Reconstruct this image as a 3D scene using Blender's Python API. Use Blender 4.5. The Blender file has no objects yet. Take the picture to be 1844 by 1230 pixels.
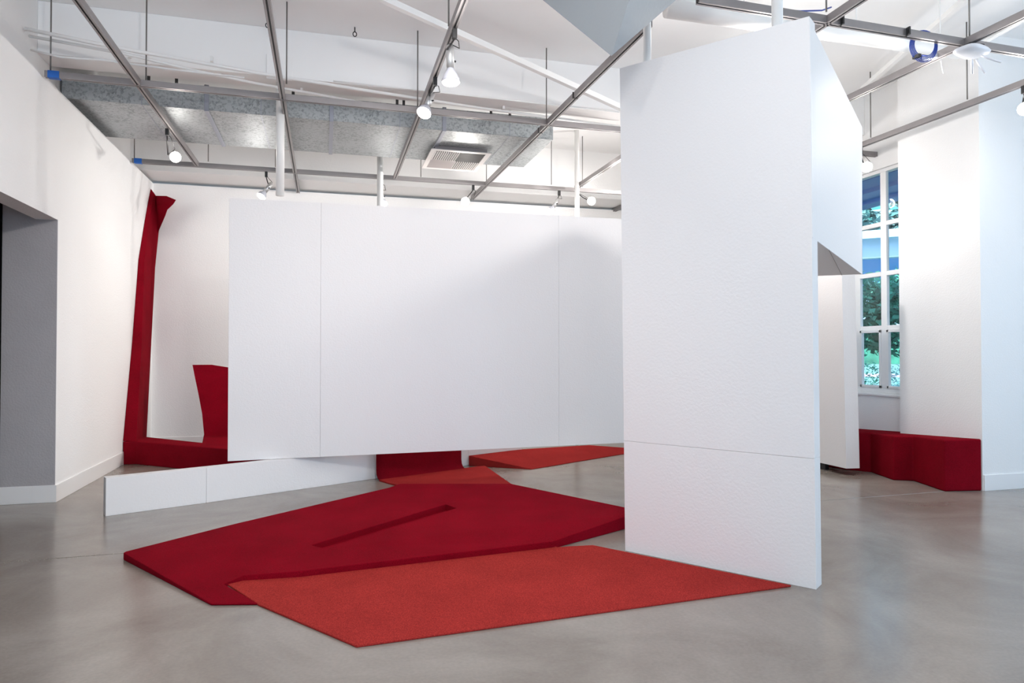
import bpy, bmesh, math, random
from mathutils import Vector, Matrix, noise
from mathutils.geometry import tessellate_polygon
random.seed(4)
S = bpy.context.scene
C = S.collection
PI = math.pi

# ------------------------------------------------------------ camera
cam = bpy.data.cameras.new('camera')
camo = bpy.data.objects.new('camera', cam)
C.objects.link(camo)
camo.location = (0, 0, 1.4)
camo.rotation_euler = (math.radians(90.878), 0, math.radians(-15.2))
cam.sensor_width = 36.0
cam.lens = 36.0 * 1240 / 1844
cam.clip_end = 300
S.camera = camo

# ------------------------------------------------------------ colour management, world, light
S.view_settings.view_transform = 'Standard'
S.view_settings.look = 'None'
S.view_settings.exposure = 0.37
S.view_settings.gamma = 1.0
S.view_settings.use_curve_mapping = False
S.cycles.max_bounces = 10
S.cycles.diffuse_bounces = 7
S.cycles.glossy_bounces = 4
S.cycles.transparent_max_bounces = 16
S.cycles.use_denoising = True
S.cycles.sample_clamp_indirect = 6.0
S.cycles.caustics_reflective = False
S.cycles.caustics_refractive = False

w = bpy.data.worlds.new('World')
S.world = w
w.use_nodes = True
bg = w.node_tree.nodes['Background']
bg.inputs[0].default_value = (0.50, 0.74, 1.0, 1)
bg.inputs[1].default_value = 2.3

def area(name, loc, rot, sx, sy, power, col):
    l = bpy.data.lights.new(name, 'AREA')
    l.shape = 'RECTANGLE'; l.size = sx; l.size_y = sy; l.energy = power; l.color = col
    o = bpy.data.objects.new(name, l); C.objects.link(o)
    o.location = loc; o.rotation_euler = rot
    return o
def spot(name, loc, aim, power, ang=100, blend=1.0, col=(1.0, 0.93, 0.84), r=0.06):
    l = bpy.data.lights.new(name, 'SPOT')
    l.energy = power; l.spot_size = math.radians(ang); l.spot_blend = blend
    l.color = col; l.shadow_soft_size = r
    o = bpy.data.objects.new(name, l); C.objects.link(o)
    o.location = loc
    o.rotation_euler = (Vector(aim) - Vector(loc)).to_track_quat('-Z', 'Y').to_euler()
    return o

def spill(loc, power):  # added omni fill beside each lamp, brightening ceiling and walls
    l = bpy.data.lights.new('spill_fill', 'POINT'); l.energy = power; l.color = WARM; l.shadow_soft_size = 0.07
    o = bpy.data.objects.new('spill_fill', l); C.objects.link(o); o.location = loc
WARM = (1.0, 0.955, 0.92)
DAY = (0.50, 0.72, 1.0)
# added soft fill at the unseen rear wall, then bluish daylight from the right
area('rear_fill', (0.6, -4.05, 2.3), (PI / 2, 0, PI), 5.0, 3.6, 470, (1.0, 0.975, 0.96))
area('daylight_side_window', (9.05, 1.2, 1.8), (PI / 2, 0, PI / 2), 4.6, 2.9, 34, DAY)
sun = bpy.data.lights.new('sun', 'SUN'); sun.energy = 7; sun.angle = 0.02; sun.color = (0.95, 0.98, 1.0)
suno = bpy.data.objects.new('sun', sun); C.objects.link(suno)
suno.rotation_euler = (math.radians(38), 0, math.radians(-30))
# unseen track spots over the camera; others added behind and right of the pillar
for i, (loc, aim, p, a) in enumerate([
        ((0.93, 0.9, 3.72), (-2.42, 6.4, 1.6), 225, 66),
        ((0.93, 4.2, 3.72), (1.2, 7.3, 1.7), 55, 115),
        ((3.58, 5.0, 3.72), (1.6, 7.4, 1.8), 60, 110),
        ((0.93, 1.5, 3.72), (0.3, 5.2, 0.0), 120, 80),
        ((-0.40, 1.2, 3.72), (2.4, 4.0, 1.6), 22, 80),
        ((4.88, 8.8, 3.72), (0.2, 10.9, 1.8), 200, 120),
        ((3.58, 8.2, 3.72), (-2.3, 10.4, 1.3), 340, 80),
        ((4.88, 4.6, 3.72), (6.4, 5.9, 0.7), 30, 115),
        ((4.88, 6.7, 3.72), (6.3, 6.6, 0.5), 90, 115),
        ((6.15, 2.2, 3.72), (3.7, 4.6, 1.8), 25, 100)]):
    spot('unseen_spot_%d' % i, loc, aim, p, a, 1.0, WARM)
    if i != 1: spill(loc, (44, 0, 26, 28, 20, 18, 18, 6, 10, 34)[i])

# ------------------------------------------------------------ materials
def mat(name, col, rough=0.6, metal=0.0, spec=0.5, var=0.0, vscale=3.0, bump=0.0, bscale=120.0, sheen=0.0, col2=None, emit=0.0, grain=0.0):
    m = bpy.data.materials.new(name); m.use_nodes = True
    nt = m.node_tree; b = nt.nodes['Principled BSDF']
    b.inputs['Base Color'].default_value = (*col, 1)
    b.inputs['Roughness'].default_value = rough
    b.inputs['Metallic'].default_value = metal
    b.inputs['Specular IOR Level'].default_value = spec
    if sheen:
        b.inputs['Sheen Weight'].default_value = sheen
        b.inputs['Sheen Roughness'].default_value = 0.5
    tc = nt.nodes.new('ShaderNodeTexCoord')
    if var or col2:
        n = nt.nodes.new('ShaderNodeTexNoise'); n.inputs['Scale'].default_value = vscale; n.inputs['Detail'].default_value = 8
        nt.links.new(tc.outputs['Object'], n.inputs['Vector'])
        r = nt.nodes.new('ShaderNodeValToRGB')
        a = tuple(c * (1 - var) for c in col); z = col2 or tuple(min(1, c * (1 + var)) for c in col)
        r.color_ramp.elements[0].position = 0.32; r.color_ramp.elements[0].color = (*a, 1)
        r.color_ramp.elements[1].position = 0.68; r.color_ramp.elements[1].color = (*z, 1)
        nt.links.new(n.outputs['Fac'], r.inputs['Fac']); nt.links.new(r.outputs['Color'], b.inputs['Base Color'])
    if grain:
        n4 = nt.nodes.new('ShaderNodeTexNoise'); n4.inputs['Scale'].default_value = 210; n4.inputs['Detail'].default_value = 3
        nt.links.new(tc.outputs['Object'], n4.inputs['Vector'])
        m4 = nt.nodes.new('ShaderNodeMapRange'); m4.inputs['From Min'].default_value = 0.3; m4.inputs['From Max'].default_value = 0.7
        m4.inputs['To Min'].default_value = 1 - grain; m4.inputs['To Max'].default_value = 1 + grain
        v4 = nt.nodes.new('ShaderNodeVectorMath'); v4.operation = 'MULTIPLY'
        nt.links.new(n4.outputs['Fac'], m4.inputs['Value']); nt.links.new(r.outputs['Color'], v4.inputs[0])
        nt.links.new(m4.outputs[0], v4.inputs[1]); nt.links.new(v4.outputs[0], b.inputs['Base Color'])
    if bump:
        n2 = nt.nodes.new('ShaderNodeTexNoise'); n2.inputs['Scale'].default_value = bscale; n2.inputs['Detail'].default_value = 4
        nt.links.new(tc.outputs['Object'], n2.inputs['Vector'])
        bp = nt.nodes.new('ShaderNodeBump'); bp.inputs['Strength'].default_value = bump; bp.inputs['Distance'].default_value = 0.01
        nt.links.new(n2.outputs['Fac'], bp.inputs['Height']); nt.links.new(bp.outputs['Normal'], b.inputs['Normal'])
    if emit:
        b.inputs['Emission Color'].default_value = (*col, 1); b.inputs['Emission Strength'].default_value = emit
    return m

M = {}
M['wall'] = mat('white_wall_paint', (0.84, 0.84, 0.835), 0.65, bump=0.25, bscale=70, var=0.008, vscale=1.2)
M['panel'] = mat('white_panel_paint', (0.825, 0.812, 0.812), 0.5, bump=0.14, bscale=60)
M['ceil'] = mat('white_ceiling_paint', (0.90, 0.90, 0.895), 0.7, var=0.02, vscale=0.8)
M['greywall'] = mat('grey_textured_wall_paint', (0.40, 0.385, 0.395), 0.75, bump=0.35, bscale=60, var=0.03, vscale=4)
M['trim'] = mat('white_trim_paint', (0.82, 0.82, 0.82), 0.4)
M['pipe'] = mat('white_pipe_paint', (0.84, 0.84, 0.83), 0.4)
M['rail'] = mat('satin_rail_metal', (0.29, 0.27, 0.27), 0.42, metal=0.55, var=0.05, vscale=5)
M['slot'] = mat('black_slot', (0.012, 0.011, 0.012), 0.5)
M['rod'] = mat('steel_rod', (0.20, 0.19, 0.18), 0.5, metal=0.5)
M['black'] = mat('black_plastic', (0.012, 0.012, 0.013), 0.45)
M['silver'] = mat('brushed_aluminium', (0.60, 0.60, 0.60), 0.35, metal=0.8)
M['bulbglass'] = mat('frosted_bulb_glass', (0.50, 0.51, 0.57), 0.25)
M['tape'] = mat('blue_tape', (0.01, 0.12, 0.48), 0.6)
M['blue'] = mat('blue_cable', (0.012, 0.05, 0.32), 0.4)
M['strap'] = mat('dark_strap', (0.10, 0.10, 0.10), 0.6, metal=0.4)
M['collar'] = mat('duct_collar_metal', (0.36, 0.38, 0.44), 0.45, metal=0.5)
M['grille'] = mat('grille_grey', (0.36, 0.32, 0.315), 0.5)
M['grilleslat'] = mat('grille_slat_enamel', (0.80, 0.77, 0.75), 0.45)
M['grilledark'] = mat('grille_dark', (0.05, 0.04, 0.04), 0.7)
M['plastic'] = mat('white_plastic', (0.78, 0.79, 0.83), 0.35)
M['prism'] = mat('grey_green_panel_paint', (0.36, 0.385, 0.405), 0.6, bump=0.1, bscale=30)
M['red'] = mat('dark_red_carpet', (0.31, 0.0040, 0.0160), 0.95, spec=0.03, grain=0.36, bump=1.0, bscale=420, var=0.11, vscale=3.0)
M['orange'] = mat('orange_red_carpet', (0.51, 0.046, 0.040), 0.95, spec=0.03, grain=0.36, bump=1.0, bscale=420, var=0.08, vscale=3.0)
M['crimson'] = mat('crimson_carpet', (0.27, 0.0045, 0.0145), 0.95, spec=0.03, grain=0.36, bump=1.0, bscale=420, var=0.11, vscale=3.0)
M['rose'] = mat('rose_red_carpet', (0.43, 0.034, 0.032), 0.95, spec=0.03, grain=0.36, bump=1.0, bscale=420, var=0.08, vscale=3.0)
M['rubble'] = mat('concrete_crumbs', (0.30, 0.27, 0.23), 0.9, var=0.4, vscale=60)
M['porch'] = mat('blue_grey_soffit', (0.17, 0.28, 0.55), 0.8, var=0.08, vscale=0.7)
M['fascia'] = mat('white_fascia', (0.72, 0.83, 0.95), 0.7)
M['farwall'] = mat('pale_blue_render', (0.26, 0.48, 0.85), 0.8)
M['lawn'] = mat('lawn', (0.12, 0.24, 0.21), 0.9, var=0.3, vscale=3)
M['hedge'] = mat('far_hedge', (0.05, 0.22, 0.14), 0.9, var=.4, vscale=.8)
M['joint'] = mat('dark_joint_filler', (0.035, 0.030, 0.026), 0.9, spec=0.05, var=0.5, vscale=14)
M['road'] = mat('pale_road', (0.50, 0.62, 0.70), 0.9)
M['kerb'] = mat('pink_kerb', (0.62, 0.40, 0.50), 0.9)
M['bark'] = mat('tree_bark', (0.05, 0.06, 0.06), 0.9)
M['curtain'] = mat('black_cloth', (0.003, 0.003, 0.003), 0.95, spec=0.05)

def leafmat(name, a, b2):
    m = mat(name, a, 0.6, spec=0.3)
    nt = m.node_tree; b = nt.nodes['Principled BSDF']
    g = nt.nodes.new('ShaderNodeNewGeometry'); r = nt.nodes.new('ShaderNodeValToRGB')
    r.color_ramp.elements[0].color = (*a, 1); r.color_ramp.elements[1].color = (*b2, 1)
    nt.links.new(g.outputs['Random Per Island'], r.inputs['Fac']); nt.links.new(r.outputs['Color'], b.inputs['Base Color'])
    return m
M['leaf'] = leafmat('tree_leaves', (0.02, 0.14, 0.09), (0.16, 0.62, 0.42))
M['leafpale'] = leafmat('shrub_leaves', (0.05, 0.22, 0.20), (0.34, 0.52, 0.50))

def bulb_mat():
    m = bpy.data.materials.new('lit_bulb_face'); m.use_nodes = True
    nt = m.node_tree; nt.nodes.clear()
    e = nt.nodes.new('ShaderNodeEmission'); o = nt.nodes.new('ShaderNodeOutputMaterial')
    e.inputs[0].default_value = (1.0, 0.95, 0.86, 1); e.inputs[1].default_value = 22
    nt.links.new(e.outputs[0], o.inputs[0]); return m
M['lit'] = bulb_mat()

def glass_mat():
    m = bpy.data.materials.new('window_glass'); m.use_nodes = True
    nt = m.node_tree; nt.nodes.clear()
    t = nt.nodes.new('ShaderNodeBsdfTransparent'); g = nt.nodes.new('ShaderNodeBsdfGlossy')
    mx = nt.nodes.new('ShaderNodeMixShader'); o = nt.nodes.new('ShaderNodeOutputMaterial')
    lw = nt.nodes.new('ShaderNodeLayerWeight'); lw.inputs[0].default_value = 0.5
    t.inputs[0].default_value = (0.93, 0.98, 1.0, 1); g.inputs['Roughness'].default_value = 0.03
    pw = nt.nodes.new('ShaderNodeMath'); pw.operation = 'POWER'; pw.inputs[1].default_value = 3.0
    ml = nt.nodes.new('ShaderNodeMath'); ml.operation = 'MULTIPLY_ADD'; ml.inputs[1].default_value = 0.5; ml.inputs[2].default_value = 0.02
    nt.links.new(lw.outputs['Facing'], pw.inputs[0]); nt.links.new(pw.outputs[0], ml.inputs[0]); nt.links.new(ml.outputs[0], mx.inputs[0]); nt.links.new(t.outputs[0], mx.inputs[1])
    nt.links.new(g.outputs[0], mx.inputs[2]); nt.links.new(mx.outputs[0], o.inputs[0]); return m
M['glass'] = glass_mat()

def galv_mat():
    m = mat('galvanised_sheet', (0.4, 0.42, 0.42), 0.52, metal=0.55)
    nt = m.node_tree; b = nt.nodes['Principled BSDF']
    tc = nt.nodes.new('ShaderNodeTexCoord')
    v = nt.nodes.new('ShaderNodeTexVoronoi'); v.inputs['Scale'].default_value = 48
    n = nt.nodes.new('ShaderNodeTexNoise'); n.inputs['Scale'].default_value = 3.0; n.inputs['Detail'].default_value = 6
    n3 = nt.nodes.new('ShaderNodeTexNoise'); n3.inputs['Scale'].default_value = 70; n3.inputs['Detail'].default_value = 3
    for q in (v, n, n3): nt.links.new(tc.outputs['Object'], q.inputs['Vector'])
    sx = nt.nodes.new('ShaderNodeSeparateColor'); nt.links.new(v.outputs['Color'], sx.inputs[0])
    a1 = nt.nodes.new('ShaderNodeMath'); a1.operation = 'MULTIPLY_ADD'; a1.inputs[1].default_value = 0.4
    h0 = nt.nodes.new('ShaderNodeMath'); h0.operation = 'MULTIPLY_ADD'; h0.inputs[1].default_value = 0.45; h0.inputs[2].default_value = 0.27
    nt.links.new(n.outputs['Fac'], h0.inputs[0])
    nt.links.new(sx.outputs[0], a1.inputs[0]); nt.links.new(h0.outputs[0], a1.inputs[2])
    a2 = nt.nodes.new('ShaderNodeMath'); a2.operation = 'MULTIPLY_ADD'; a2.inputs[1].default_value = 0.5
    nt.links.new(n3.outputs['Fac'], a2.inputs[0]); nt.links.new(a1.outputs[0], a2.inputs[2])
    r = nt.nodes.new('ShaderNodeValToRGB')
    r.color_ramp.elements[0].position = 0.55; r.color_ramp.elements[0].color = (0.17, 0.185, 0.19, 1)
    r.color_ramp.elements[1].position = 1.25 / 1.3; r.color_ramp.elements[1].color = (0.46, 0.49, 0.50, 1)
    nt.links.new(a2.outputs[0], r.inputs['Fac']); nt.links.new(r.outputs['Color'], b.inputs['Base Color'])
    return m
M['galv'] = galv_mat()

def floor_mat():
    m = mat('polished_concrete', (0.3, 0.27, 0.24), 0.25)
    nt = m.node_tree; b = nt.nodes['Principled BSDF']
    tc = nt.nodes.new('ShaderNodeTexCoord')
    n = nt.nodes.new('ShaderNodeTexNoise'); n.inputs['Scale'].default_value = 0.9; n.inputs['Detail'].default_value = 9; n.inputs['Roughness'].default_value = 0.62
    n.inputs['Distortion'].default_value = 0.6
    n2 = nt.nodes.new('ShaderNodeTexNoise'); n2.inputs['Scale'].default_value = 55; n2.inputs['Detail'].default_value = 5
    n3 = nt.nodes.new('ShaderNodeTexNoise'); n3.inputs['Scale'].default_value = 2.6; n3.inputs['Detail'].default_value = 6
    for q in (n, n2, n3): nt.links.new(tc.outputs['Object'], q.inputs['Vector'])
    r = nt.nodes.new('ShaderNodeValToRGB')
    r.color_ramp.elements[0].position = 0.34; r.color_ramp.elements[0].color = (0.180, 0.150, 0.127, 1)
    r.color_ramp.elements[1].position = 0.66; r.color_ramp.elements[1].color = (0.285, 0.252, 0.222, 1)
    nt.links.new(n.outputs['Fac'], r.inputs['Fac'])
    m2 = nt.nodes.new('ShaderNodeMapRange'); m2.inputs['To Min'].default_value = 0.86; m2.inputs['To Max'].default_value = 1.14
    nt.links.new(n2.outputs['Fac'], m2.inputs['Value'])
    vm = nt.nodes.new('ShaderNodeVectorMath'); vm.operation = 'MULTIPLY'
    nt.links.new(r.outputs['Color'], vm.inputs[0]); nt.links.new(m2.outputs[0], vm.inputs[1])
    nt.links.new(vm.outputs[0], b.inputs['Base Color'])
    b.inputs['Roughness'].default_value = 0.21
    bp = nt.nodes.new('ShaderNodeBump'); bp.inputs['Strength'].default_value = 0.05; bp.inputs['Distance'].default_value = 0.02
    nt.links.new(n3.outputs['Fac'], bp.inputs['Height']); nt.links.new(bp.outputs['Normal'], b.inputs['Normal'])
    return m
M['floor'] = floor_mat()

# ------------------------------------------------------------ mesh helpers
def box(bm, lo, hi):
    vs = [bm.verts.new((x, y, z)) for x in (lo[0], hi[0]) for y in (lo[1], hi[1]) for z in (lo[2], hi[2])]
    for f in ((0, 1, 3, 2), (4, 6, 7, 5), (0, 4, 5, 1), (2, 3, 7, 6), (0, 2, 6, 4), (1, 5, 7, 3)):
        bm.faces.new([vs[i] for i in f])
def hexa(bm, bot, top):
    b = [bm.verts.new(p) for p in bot]; t = [bm.verts.new(p) for p in top]; n = len(b)
    bm.faces.new(b[::-1]); bm.faces.new(t)
    for i in range(n): bm.faces.new((b[i], b[(i + 1) % n], t[(i + 1) % n], t[i]))
def frame_of(d):
    d = Vector(d).normalized()
    u = d.cross(Vector((0, 0, 1)))
    if u.length < 1e-3: u = d.cross(Vector((1, 0, 0)))
    u.normalize(); return u, d.cross(u).normalized()
def obar(bm, p, q, w_, h_):
    p = Vector(p); q = Vector(q); u, v = frame_of(q - p)
    c = [(-1, -1), (1, -1), (1, 1), (-1, 1)]
    hexa(bm, [p + u * (a * w_ / 2) + v * (b * h_ / 2) for a, b in c], [q + u * (a * w_ / 2) + v * (b * h_ / 2) for a, b in c])
def tube(bm, pts, r, n=10, caps=True):
    pts = [Vector(p) for p in pts]; rs = r if isinstance(r, (list, tuple)) else [r] * len(pts)
    rings = []; u = None
    for i, p in enumerate(pts):
        d = pts[min(i + 1, len(pts) - 1)] - pts[max(i - 1, 0)]
        if u is None: u, v = frame_of(d)
        else:
            d.normalize(); u = (u - d * u.dot(d)).normalized(); v = d.cross(u)
        rings.append([bm.verts.new(p + (u * math.cos(2 * PI * k / n) + v * math.sin(2 * PI * k / n)) * rs[i]) for k in range(n)])
    for a, b in zip(rings, rings[1:]):
        for k in range(n): bm.faces.new((a[k], a[(k + 1) % n], b[(k + 1) % n], b[k]))
    if caps: bm.faces.new(rings[0][::-1]); bm.faces.new(rings[-1])
def new(): return bmesh.new()
def mk(name, bm, m, parent=None, origin=None, smooth=False, bevel=0.0, seg=2, angle=40):
    bmesh.ops.recalc_face_normals(bm, faces=bm.faces)
    if origin is None:
        xs = [v.co.x for v in bm.verts]; ys = [v.co.y for v in bm.verts]; zs = [v.co.z for v in bm.verts]
        origin = ((min(xs) + max(xs)) / 2, (min(ys) + max(ys)) / 2, min(zs))
    origin = Vector(origin)
    bmesh.ops.translate(bm, vec=-origin, verts=bm.verts)
    me = bpy.data.meshes.new(name); bm.to_mesh(me); bm.free()
    me.materials.append(m)
    if smooth:
        for p in me.polygons: p.use_smooth = True
    o = bpy.data.objects.new(name, me); C.objects.link(o)
    if parent is not None:
        o.parent = parent
        base = Vector(parent.location); pp = parent.parent
        while pp: base += Vector(pp.location); pp = pp.parent
        o.location = origin - base
    else: o.location = origin
    if bevel:
        b = o.modifiers.new('bevel', 'BEVEL'); b.width = bevel; b.segments = seg; b.limit_method = 'ANGLE'; b.angle_limit = math.radians(angle)
        for p in me.polygons: p.use_smooth = True
        try:
            wn = o.modifiers.new('wn', 'WEIGHTED_NORMAL'); wn.keep_sharp = True
        except Exception: pass
    return o
def tag(o, label, cat, group=None):
    o['label'] = label; o['category'] = cat
    if group: o['group'] = group
    return o
def thing(name, loc, label, cat, group=None):
    o = bpy.data.objects.new(name, None); C.objects.link(o); o.location = loc; o.empty_display_size = 0.1
    return tag(o, label, cat, group)
def struct(name, bm, m, **k):
    o = mk(name, bm, m, **k)
    if o.parent is None: o['kind'] = 'structure'
    return o
def boxes(lst):
    bm = new()
    for lo, hi in lst: box(bm, lo, hi)
    return bm

XL, XP, YB, ZC = -2.424, 6.404, 11.02, 4.65

# ------------------------------------------------------------ floor with its saw-cut joint
def jy(x): return 5.333 + 0.0279 * (x + 2.08)
bm = new()
def quad(bm, *p): bm.faces.new([bm.verts.new(q) for q in p])
xa, xb, ya, yb = -4.3, 9.4, -4.3, 11.5
g = 0.006
quad(bm, (xa, ya, 0), (xb, ya, 0), (xb, jy(xb) - g, 0), (xa, jy(xa) - g, 0))
quad(bm, (xa, jy(xa) + g, 0), (xb, jy(xb) + g, 0), (xb, yb, 0), (xa, yb, 0))
quad(bm, (xa, jy(xa) - g, 0), (xb, jy(xb) - g, 0), (xb, jy(xb), -0.012), (xa, jy(xa), -0.012))
quad(bm, (xa, jy(xa), -0.012), (xb, jy(xb), -0.012), (xb, jy(xb) + g, 0), (xa, jy(xa) + g, 0))
quad(bm, (xa, ya, -0.2), (xb, ya, -0.2), (xb, yb, -0.2), (xa, yb, -0.2))
struct('floor', bm, M['floor'], origin=(0, 0, 0))
bm = new()
hexa(bm, [(xa, jy(xa) - g, -.011), (xb, jy(xb) - g, -.011), (xb, jy(xb) + g, -.011), (xa, jy(xa) + g, -.011)], [(xa, jy(xa) - g, -.004), (xb, jy(xb) - g, -.004), (xb, jy(xb) + g, -.004), (xa, jy(xa) + g, -.004)])
struct('floor_joint', bm, M['joint'])

# ------------------------------------------------------------ room shell
T = 0.186
struct('wall_left', boxes([((XL - T, 7.34, 0), (XL, YB + .15, 3.86)), ((XL - T, 4.2, 2.64), (XL, 7.34, 3.86)),
                           ((XL - T, -4.3, 0), (XL, 4.2, 3.86))]), M['wall'])
struct('wall_left_upper', boxes([((XL - T - .2, -4.3, 3.80), (-2.574, 11.5, ZC))]), M['wall'])
struct('trim_1', boxes([((-2.574, -4.3, 3.86), (-2.545, 7.0, 4.117))]), M['trim'])
# passage behind the opening in the left wall
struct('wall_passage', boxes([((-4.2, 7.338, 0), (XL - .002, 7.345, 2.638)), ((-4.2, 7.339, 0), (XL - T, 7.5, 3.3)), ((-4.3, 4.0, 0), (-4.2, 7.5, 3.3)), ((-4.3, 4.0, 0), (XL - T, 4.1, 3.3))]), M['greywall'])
struct('ceiling_passage', boxes([((-4.3, 4.0, 3.2), (XL - T, 7.5, 3.3))]), M['ceil'])
struct('wall_back', boxes([((XL - T, YB, 0), (6.9, YB + .15, 3.862))]), M['wall'])
struct('wall_back_upper', boxes([((XL - T - .2, YB + .3, 3.0), (6.9, YB + .4, ZC)), ((XL - T - .2, 10.40, 3.90), (6.9, YB + .32, ZC))]), M['wall'])
struct('beam_middle', boxes([((-2.574, 7.24, 4.16), (6.62, 7.56, ZC))]), M['ceil'], bevel=.006)
struct('ceiling', boxes([((-2.9, -4.3, ZC), (9.4, 11.5, ZC + .12))]), M['ceil'])
# right hand side: window wall, pilaster, return wall
W0, W1, Z0, Z1 = 6.56, 8.30, 0.905, 3.67
struct('wall_window', boxes([((6.62, 6.3, 0), (6.82, 11.2, Z0)), ((6.62, 6.3, Z1), (6.82, 11.2, ZC)),
                             ((6.62, 6.3, Z0), (6.82, W0, Z1)), ((6.62, W1, Z0), (6.82, 11.2, Z1))]), M['wall'])
struct('wall_right', boxes([((XP, 5.65, 0), (6.63, 6.50, ZC)), ((XP, 5.475, 0), (9.4, 5.65, ZC))]), M['wall'])
struct('wall_side', boxes([((9.2, -4.3, 0), (9.4, 5.5, .3)), ((9.2, -4.3, 3.3), (9.4, 5.5, ZC)), ((9.2, -4.3, .3), (9.4, -1.2, 3.3)), ((9.2, 3.6, .3), (9.4, 5.5, 3.3))]), M['wall'])
struct('wall_rear', boxes([((-2.9, -4.3, 0), (9.4, -4.15, .4)), ((-2.9, -4.3, 4.2), (9.4, -4.15, ZC)), ((-2.9, -4.3, .4), (-2.0, -4.15, 4.2)), ((3.2, -4.3, .4), (9.4, -4.15, 4.2))]), M['wall'])
bt = .014
struct('baseboard_left', boxes([((XL, 7.33, 0), (XL + bt, 9.53, .16)), ((XL, 9.53, 0), (XL + bt, YB, .16)), ((XL - T - .0, 7.34 - bt, 0), (XL + bt, 7.34, .16)), ((-4.2, 7.34 - bt, 0), (XL - T, 7.34, .16))]), M['trim'], bevel=.003)
struct('baseboard_back', boxes([((XL + bt, YB - bt, 0), (6.6, YB, .16))]), M['trim'], bevel=.003)
struct('baseboard_right', boxes([((XP + .01, 5.475 - bt, 0), (9.2, 5.475, .16))]), M['trim'], bevel=.003)

o = mk('black_curtain', boxes([((-3.9, 7.318, .165), (-2.872, 7.338, 2.95))]), M['curtain'])
tag(o, 'black cloth panel at the far left edge, in the passage behind the wall opening', 'curtain')

# ------------------------------------------------------------ window_1
bm = new(); xw = 6.66
def wbar(bm, y0, y1, z0, z1, d=0.05): box(bm, (xw, y0, z0), (xw + d, y1, z1))
cols = [W0, 6.995, 7.43, 7.865, W1]
rows = [Z0, 1.70, 2.37, 2.99, Z1]
wroot = bpy.data.objects.new('window_1', None); C.objects.link(wroot); wroot.location = (xw, 7.4, Z0); wroot['kind'] = 'structure'
bm = new()
for yy in (W0, W1): wbar(bm, yy - .045, yy + .045, Z0, Z1, .05)
for zz in (Z0, Z1): wbar(bm, W0, W1, zz - .04, zz + .05, .09)
struct('window_frame', bm, M['trim'], parent=wroot, bevel=.004)
for yy in cols[1:-1]:
    bm = new(); wbar(bm, yy - .045, yy + .045, Z0 + .05, Z1 - .04, .045); struct('mullion', bm, M['trim'], parent=wroot, bevel=.004)
for zz in rows[1:-1]:
    for a, b in zip(cols, cols[1:]):
        bm = new(); wbar(bm, a + .045, b - .045, zz - .028, zz + .028, .06); struct('muntin', bm, M['trim'], parent=wroot, bevel=.004)
for i, (a, b) in enumerate(zip(cols, cols[1:])):
    for j, (c, d) in enumerate(zip(rows, rows[1:])):
        bm = new(); box(bm, (xw + .03, a + .045, c + .028), (xw + .034, b - .045, d - .028))
        struct('pane', bm, M['glass'], parent=wroot)
for a, b in ((cols[0], cols[1]), (cols[1], cols[2])):   # opening casements of the lowest row
    bm = new()
    y0, y1, z0, z1 = a + .045, b - .045, Z0 + .05, 1.70 - .028
    box(bm, (xw - .012, y0, z0), (xw + .03, y0 + .03, z1)); box(bm, (xw - .012, y1 - .03, z0), (xw + .03, y1, z1))
    box(bm, (xw - .012, y0, z0), (xw + .03, y1, z0 + .03)); box(bm, (xw - .012, y0, z1 - .03), (xw + .03, y1, z1))
    struct('casement', bm, M['trim'], parent=wroot, bevel=.003)
bm = new(); box(bm, (6.60, W0 - .06, Z0 - .05), (6.80, W1 + .06, Z0 - .02)); struct('window_sill', bm, M['trim'], parent=wroot, bevel=.006)

# ------------------------------------------------------------ white art walls
def vpanel(bm, a, b, t, z0a, z1a, z0b, z1b, lean=(0, 0)):
    """upright panel from a to b (plan points of its front face), thickness t behind it"""
    a = Vector(a[:2]); b = Vector(b[:2]); d = (b - a).normalized(); n = Vector((-d.y, d.x)) * t
    L = Vector(lean)
    def P(p, z, q=0): return (p.x + q * n.x, p.y + q * n.y, z)
    hexa(bm, [P(a, z0a), P(b, z0b), P(b, z0b, 1), P(a, z0a, 1)], [P(a + L, z1a), P(b + L, z1b), P(b + L, z1b, 1), P(a + L, z1a, 1)])
def lerp(a, b, t): return tuple(x + (y - x) * t for x, y in zip(a, b))

# low wall
la, lb = (-1.798, 6.59, 0.0), (0.532, 7.667, 0.0)
dl = (Vector(lb) - Vector(la)).normalized()
lend = Vector((1.717, 8.376, 0.0))
t = thing('low_wall', la, 'knee-high white wall running diagonally from the left, passing under the large hanging slab', 'wall')
p1 = lerp(la, lb, .318)
bm = new(); vpanel(bm, la, p1, .10, 0, .326, 0, .326); mk('panel', bm, M['panel'], t, bevel=.003)
bm = new(); vpanel(bm, Vector(p1) + dl * .002, lend, .10, 0, .326, 0, .318); mk('panel', bm, M['panel'], t, bevel=.003)

bm = new(); ra_, rb_ = Vector((1.717, 8.376, 0.0)), Vector((2.501, 8.705, 0.125)); rb_.z = 0
vpanel(bm, ra_, rb_, .10, 0, .318, 0, .318); mk('return_panel', bm, M['panel'], t, bevel=.003)

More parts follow.
